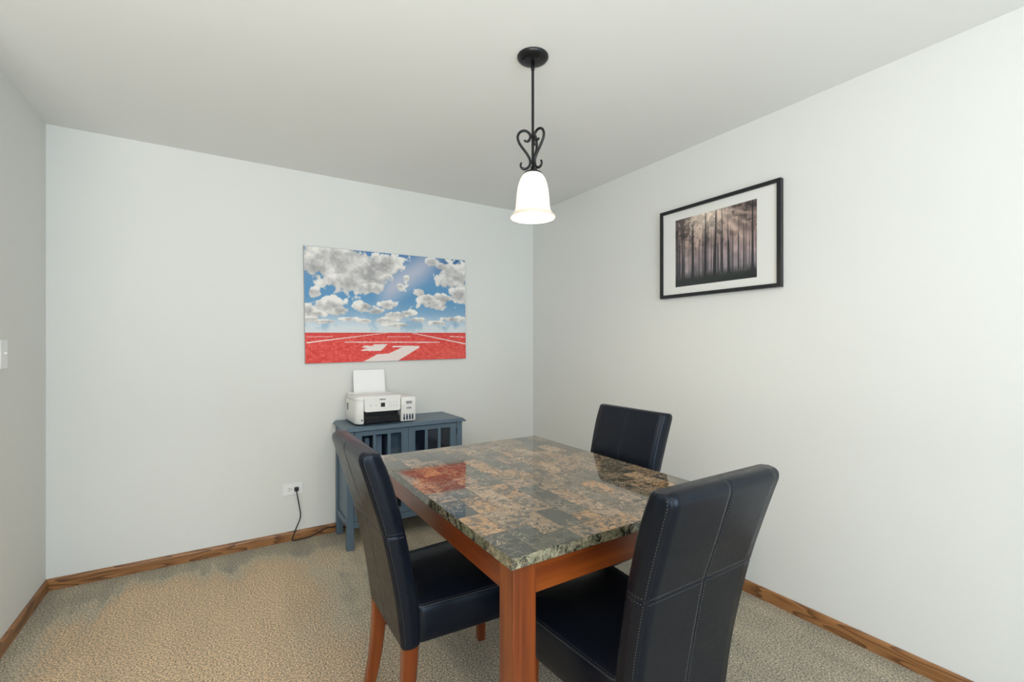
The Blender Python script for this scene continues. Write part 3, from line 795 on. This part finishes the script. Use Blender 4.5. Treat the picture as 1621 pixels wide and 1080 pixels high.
def czuv(x, y):      # points read off the photograph of the canvas -> print coordinates
    t = 133+.087*(x-95); b = 970-.033*(x-95); return ((x-97)/1148, (b-y)/(b-t))
def track_picture(u, v):
    hz = .262
    n1 = fbm(u, v, 5, 1.5, 11); n2 = fbm(u, v, 9, 1.5, 31); n3 = fbm(u, v, 26, 1.5, 51, 4)
    # sky
    t = np.clip((v-hz)/(1-hz), 0, 1)
    sky = np.stack([168-74*t**.8, 194-58*t**.9, 212-30*t], -1)
    sky = mixc(sky, (52, 98, 144), sstep(.62, 1, u)*sstep(.75, 1, v)*.7)
    sky = mixc(sky, (88, 146, 190), sstep(.25, .0, np.abs(v-.62))*.7)
    # thin veil high in the middle
    d = np.abs((v-.60)-(u-.42)*1.05); sky = mixc(sky, (186, 190, 206), sstep(.24, .0, d)*sstep(.36, .50, u)*sstep(.92, .66, u)*sstep(.25, .6, n1+.12)*.95)
    sky = mixc(sky, (222, 226, 228), sstep(.46, .29, v)*sstep(.36, .56, n2+.06)*.9)
    blobs = [(.16, .92, .30, .20), (.34, .80, .22, .17), (.42, .88, .16, .14), (.22, .72, .16, .10), (.06, .85, .16, .14), (.47, .93, .08, .08), (.37, .68, .12, .07),
             (.93, .85, .14, .15), (.86, .80, .08, .08), (.96, .66, .09, .08), (.84, .92, .07, .05),
             (.78, .55, .13, .06), (.84, .60, .09, .06), (.68, .655, .045, .045), (.73, .60, .06, .05),
             (.13, .50, .10, .075), (.18, .46, .07, .05), (.05, .61, .045, .05), (.01, .46, .07, .07), (.06, .43, .06, .035),
             (.33, .50, .07, .05), (.40, .46, .07, .04), (.47, .52, .065, .05), (.52, .43, .09, .035), (.60, .45, .05, .03), (.66, .385, .065, .025),
             (.24, .385, .05, .02), (.33, .37, .05, .02), (.45, .38, .08, .03), (.92, .40, .09, .03), (.80, .36, .07, .022), (.10, .36, .08, .02), (.55, .335, .10, .02),
             (.02, .38, .07, .03), (.77, .96, .05, .05), (.55, .70, .03, .03), (.59, .78, .025, .03)]
    den = np.full(u.shape, -9.0); sh = np.zeros(u.shape)
    for bx, by, rx, ry in blobs:
        q = 1-np.sqrt(((u-bx)/rx)**2+((v-by)/ry)**2)
        sh = np.where(q > den, np.clip((v-by)/ry, -1, 1), sh); den = np.maximum(den, q)
    a = sstep(-.05, .16, den+(n2-.5)*1.5+(n3-.5)*.9)
    lum = np.clip(.74+.30*sh+(n3-.5)*1.0+(n2-.5)*1.1-.34*sstep(.3, .8, den), 0, 1)
    cl = np.stack([164+76*lum, 162+74*lum, 162+68*lum], -1)
    sky = sky*(1-a[..., None])+cl*a[..., None]
    sky = mixc(sky, (214, 218, 218), sstep(hz+.06, hz, v)*.6)
    # running track
    gr = fbm(u, v*1.6, 70, 1.3, 91, 3)
    red = np.stack([226+22*(gr-.5)*2, 84+34*(gr-.5)*2, 78+30*(gr-.5)*2], -1)
    red = mixc(red, (206, 74, 70), sstep(.20, .262, v)*.35)
    red = mixc(red, (240, 122, 106), sstep(.45, .9, u)*sstep(.2, .05, v)*.3)
    P = [[(105, 818), (620, 750), (640, 750), (105, 827)], [(800, 750), (820, 750), (1245, 824), (1245, 832)], [(345, 814), (1022, 814), (1026, 820), (343, 820)],
         [(630, 777), (800, 777), (802, 780), (628, 780)], [(105, 777), (265, 777), (265, 780), (105, 780)], [(1110, 773), (1245, 778), (1245, 782), (1112, 777)],
         [(540, 832), (634, 832), (584, 880), (448, 881), (468, 865), (500, 864), (450, 852), (480, 843), (528, 845)],
         [(690, 843), (868, 843), (866, 856), (704, 952), (462, 958), (560, 905), (640, 900), (740, 853), (664, 856), (668, 846)]]
    for poly in P:
        m = inpoly(u+(gr-.5)*.003, v+(n3-.5)*.004, [czuv(*p) for p in poly]).astype(float)
        red = mixc(red, (238, 232, 226), m*.93)
    out = np.where((v > hz)[..., None], sky, red)
    return out
def fzuv(x, y):
    t = 180-.19*(x-85); b = 995-.12*(x-85); return ((x-85)/1002, (b-y)/(b-t))
def forest_picture(u, v):
    n = fbm(u, v, 9, 1.3, 7); n2 = fbm(u, v, 30, 1.3, 17, 4); f = fbm(u, v, 16, 1.3, 27, 5)
    out = np.zeros(u.shape+(3,))
    t = np.clip(v, 0, 1)
    base = np.stack([np.interp(t, [0, .1, .2, .4, .6, 1], [34, 62, 140, 172, 140, 96]), np.interp(t, [0, .1, .2, .4, .6, 1], [40, 62, 130, 152, 118, 80]), np.interp(t, [0, .1, .2, .4, .6, 1], [40, 62, 134, 154, 114, 76])], -1)
    out += base*(.72+.56*n[..., None])
    gl = np.exp(-(((u-.42)/.30)**2+((v-1.0)/.34)**2)); out = mixc(out, (252, 232, 212), np.clip(gl*1.15, 0, 1))
    # sun rays fanning out of the bright gap
    dx = u-.47; dy = 1.05-v; ang = np.arctan2(dx, dy)
    for a0, wd, s in ((.66, .11, .85), (.95, .09, .7), (.42, .06, .4), (-.35, .07, .5), (-.60, .07, .4), (1.15, .06, .5)):
        out = mixc(out, (240, 210, 192), np.exp(-((ang-a0)/wd)**2)*s*sstep(1.05, .3, np.hypot(dx, dy)))
    # foliage
    leaf = sstep(.47, .60, f+.35*(n2-.5))*sstep(.36, .75, v)*(1-.8*gl)*(1-.75*np.exp(-((ang-.75)/.26)**2))
    out = mixc(out, (52, 46, 46), leaf*.8)
    spark = sstep(.66, .76, n2)*sstep(.4, .8, v); out = mixc(out, (214, 184, 166), spark*.55*(.3+gl))
    R = np.random.default_rng(5)
    tr = [(R.random(), .0025+.003*R.random(), .10+.10*R.random(), .45+.5*R.random(), .45, 0) for _ in range(70)]
    tr += [(.028, .009, .06, 1, .85, 0), (.055, .007, .09, .7, .7, 0), (.10, .009, .08, .75, .8, 0), (.125, .008, .10, .8, .75, 0), (.24, .014, .07, .82, .95, .004), (.32, .006, .10, .55, .7, 0),
           (.405, .014, .06, 1, 1, .004), (.525, .015, .08, 1, 1, .022), (.565, .006, .10, .5, .8, -.02), (.615, .008, .12, 1, .85, -.006), (.69, .011, .10, .55, .9, -.008), (.955, .011, .1, 1, .85, 0), (.86, .006, .12, .6, .6, .01), (.80, .006, .15, .6, .5, -.01)]
    for tu, hw, v0, v1, k_, lean in tr:
        w_ = hw*(1.25-.6*v)+.012*np.exp(-np.clip(v-v0, 0, 1)/.03)*(hw > .008)
        m = sstep(1.25, .75, np.abs(u-tu-lean*(v-.3))/w_)*sstep(v0-.02, v0+.01, v)*sstep(v1+.08, v1-.05, v)
        out = mixc(out, (38, 38, 42), m*k_*(1-.55*gl))
    out = mixc(out, (36, 42, 40), sstep(.14, .05, v+.05*(n-.5))*.9)
    return out
# canvas (hangs a touch tilted)
W_, H_ = 1.186, .785
cv = empty('wall_canvas', (-1.265, -.0005, 1.560), 0, 'wide canvas print of clouds over a red running track lane', 'canvas')
cv.rotation_euler = (0, -math.radians(.75), 0)
b = box('stretched_canvas', -W_/2, W_/2, -.0195, 0, -H_/2, H_/2, plain('canvas_side', lin(170, 172, 172), .8, .1), cv, .0015, 1)
me = picture_mesh('print', W_-.003, H_-.003, 440, 300, track_picture)
obj('print', me, M['canvas_print'], cv, (0, -.0202, 0))
# framed photograph on the right wall
fr_c = Vector((-.0005, -1.7745, 1.833)); FWid, FHt, FD, FWd = .725, .530, .026, .019
fp = empty('framed_picture', fr_c, -math.pi/2, 'black framed photograph of sunlit forest trunks with a wide white mat', 'picture')
# local: x along the wall to the right as seen, -y towards the room
bm = bmesh.new()
o4 = [(-FWid/2, -FHt/2), (FWid/2, -FHt/2), (FWid/2, FHt/2), (-FWid/2, FHt/2)]
i4 = [(x-math.copysign(FWd, x), z-math.copysign(FWd, z)) for x, z in o4]
FO = [[bm.verts.new((x, y, z)) for x, z in o4] for y in (0, -FD)]; FI = [[bm.verts.new((x, y, z)) for x, z in i4] for y in (0, -FD)]
for i in range(4):
    j = (i+1) % 4
    bm.faces.new((FO[1][i], FO[1][j], FI[1][j], FI[1][i])); bm.faces.new((FO[0][i], FO[0][j], FO[1][j], FO[1][i]))
    bm.faces.new((FI[0][i], FI[0][j], FI[1][j], FI[1][i])); bm.faces.new((FO[0][i], FO[0][j], FI[0][j], FI[0][i]))
obj('frame', mesh_from(bm, 'frame'), M['frame_black'], fp)
box('mat_board', -FWid/2+FWd, FWid/2-FWd, -.016, -.002, -FHt/2+FWd, FHt/2-FWd, M['mat_board'], fp)
aw, ah = .495, .399
me = picture_mesh('photograph', aw, ah, 260, 200, forest_picture)
obj('photograph', me, M['photo_print'], fp, (-.007, -.0164, -.0035))
bm = bmesh.new(); bm.faces.new([bm.verts.new((x, -.021, z)) for x, z in i4]); obj('glass', mesh_from(bm, 'glass'), M['clear_glass'], fp)

# ------------------------------------------------------------------ pendant lamp
LX, LY = -1.262, -1.813
lamp = empty('pendant_lamp', (LX, LY, H), 0, 'black iron pendant lamp with scrollwork and white glass bell shade', 'lamp')
can = lathe('canopy', [(.0, -.022), (.012, -.022), (.030, -.021), (.048, -.017), (.058, -.011), (.0605, -.008), (.0605, -.006), (.0625, -.005), (.0625, -.0005), (.0, -.0005)], M['black_metal'], lamp)
for a in (205, 300):
    q = RT*math.cos(math.radians(a))*.040+FW*math.sin(math.radians(a))*.040
    sc = lathe('screw', [(0, -.031), (.0035, -.030), (.0045, -.026), (.003, -.022), (.003, -.015), (0, -.015)], M['black_metal'], can, (q.x, q.y, 0), 14)
bm = bmesh.new(); add_lathe(bm, [(0, -.020), (.0075, -.022), (.0075, -.052), (.0055, -.058), (.0055, -.458), (.008, -.462), (0, -.463)], 20)
obj('rod', mesh_from(bm, 'rod', True), M['black_metal'], lamp)
zt = lambda zy: 1.285+(546.2-(190+zy/10.8))*.002527-H
SCR = [(315, 352), (335, 366), (362, 372), (392, 358), (410, 325), (420, 285), (412, 245), (380, 210), (330, 192), (275, 203), (230, 240), (207, 295), (208, 345), (232, 410), (280, 480), (335, 548), (382, 615),
       (410, 670), (418, 720), (408, 775), (375, 822), (330, 845), (290, 840), (262, 815), (254, 780), (270, 742)]
for az in (190, 312, 72):
    d = RT*math.cos(math.radians(az))+FW*math.sin(math.radians(az))
    pts = smooth_path([d*((463-x)*.000234*1.02)+Vector((0, 0, zt(y_)+.0)) for x, y_ in SCR], 5)
    n = len(pts); rad = [.0052 if 10 < i < n-12 else .0042 for i in range(n)]
    tube('scroll', pts, rad, M['black_metal'], lamp, 10)
z0 = 1.799-H
cap = lathe('shade_holder', [(0, .199), (.008, .199), (.010, .190), (.020, .183), (.034, .176), (.037, .172), (.036, .169), (.030, .171), (0, .172)], M['black_metal'], lamp, (0, 0, z0), 32)
po = [(.034, .171), (.042, .163), (.050, .150), (.057, .132), (.0615, .112), (.0645, .09), (.0665, .065), (.068, .042), (.0705, .027), (.076, .015), (.084, .006), (.0905, .001), (.092, -.002), (.091, -.005)]
pi_ = [(r-.0035, z-.001) for r, z in po[::-1][1:]]
pi_[0] = (.087, -.0055)
lathe('glass_shade', po+pi_, M['shade'], lamp, (0, 0, z0), 64)['label'] = 'glowing white frosted glass bell'
lathe('bulb', [(0, .165), (.013, .160), (.013, .135), (.018, .122), (.027, .100), (.030, .082), (.027, .064), (.016, .053), (0, .050)], M['bulb'], lamp, (0, 0, z0), 24)
ld = bpy.data.lights.new('pendant_bulb_light', 'POINT'); ld.energy = 12; ld.color = (1.0, .80, .58); ld.shadow_soft_size = .035
lo = bpy.data.objects.new('pendant_bulb_light', ld); C.objects.link(lo); lo.parent = lamp; lo.location = (0, 0, z0+.02)

# ------------------------------------------------------------------ wall outlet, cord, switch
oc = Vector((-1.9245, -.0005, .337))
ot = empty('wall_outlet', oc, 0, 'white double wall outlet mounted sideways above the baseboard', 'outlet')
plate = box('plate', -.0595, .0595, -.006, 0, -.0385, .0385, M['white_plate'], ot, .002, 2)
def disc_flat(r, cut, dep, n=28):
    bm = bmesh.new(); pts = [(r*math.cos(2*math.pi*i/n), max(-cut, min(cut, r*math.sin(2*math.pi*i/n)))) for i in range(n)]
    a = [bm.verts.new((x, 0, z)) for x, z in pts]; b_ = [bm.verts.new((x, -dep, z)) for x, z in pts]
    bm.faces.new(a); bm.faces.new(b_[::-1])
    for i in range(n): bm.faces.new((a[i], a[(i+1) % n], b_[(i+1) % n], b_[i]))
    return mesh_from(bm, 'receptacle')
for s, x in ((0, -.0195), (1, .0195)):
    rc_ = obj('receptacle', disc_flat(.0172, .0172, .0015), M['white_plastic'], ot, (x, -.006, 0))
    for (sx_, sz_, w_, h_) in ((-.003, .0062, .009, .0024), (-.003, -.0062, .008, .0024), (.009, 0, .0048, .0048)):
        bm = bmesh.new(); add_box(bm, -w_/2, w_/2, -.0004, 0, -h_/2, h_/2); obj('slot', mesh_from(bm, 'slot'), M['black_plastic'], rc_, (sx_, -.0016, sz_))
bm = bmesh.new(); add_lathe(bm, [(0, 0), (.0028, 0), (.0022, .0012), (0, .0014)], 14); s_ = obj('screw', mesh_from(bm, 'screw'), M['white_plastic'], ot, (0, -.006, 0)); s_.rotation_euler = (math.pi/2, 0, 0)
pcd = empty('power_cord', (-1.905, -.008, .337), 0, 'black power cord plugged into the wall outlet and trailing to the cabinet', 'cord')
bm = bmesh.new(); add_box(bm, -.0125, .0125, -.024, -.0, -.0125, .0125, .004, 3); obj('plug', mesh_from(bm, 'plug', True), M['cord'], pcd)
path = [(-1.905, -.026, .330), (-1.9045, -.030, .318), (-1.899, -.026, .285), (-1.888, -.020, .220), (-1.880, -.018, .165), (-1.886, -.019, .130), (-1.905, -.021, .085), (-1.922, -.024, .040), (-1.930, -.029, .012),
        (-1.915, -.031, .006), (-1.870, -.031, .007), (-1.825, -.026, .008), (-1.785, -.022, .020), (-1.745, -.0195, .036), (-1.705, -.0185, .042), (-1.66, -.0175, .036), (-1.60, -.0175, .020), (-1.52, -.02, .007), (-1.44, -.02, .0055), (-1.40, -.018, .02), (-1.395, -.0155, .12), (-1.395, -.0125, .40), (-1.395, -.0115, .62)]
off = Vector((-1.905, -.008, .337))
tube('cable', [p-off for p in smooth_path(path, 6)], .0034, M['cord'], pcd, 8)
sw = empty('light_switch', (WL+.0005, -.557, 1.245), 0, 'white light switch plate on the shaded wall at the picture edge', 'switch')
box('plate', 0, .006, -.037, .037, -.0605, .0605, M['white_plate'], sw, .002, 2)
bm = bmesh.new(); add_box(bm, 0, .010, -.005, .005, -.006, .004, .0015, 2); obj('toggle', mesh_from(bm, 'toggle'), M['white_plastic'], sw, (.006, 0, .004), (0, -.5, 0))
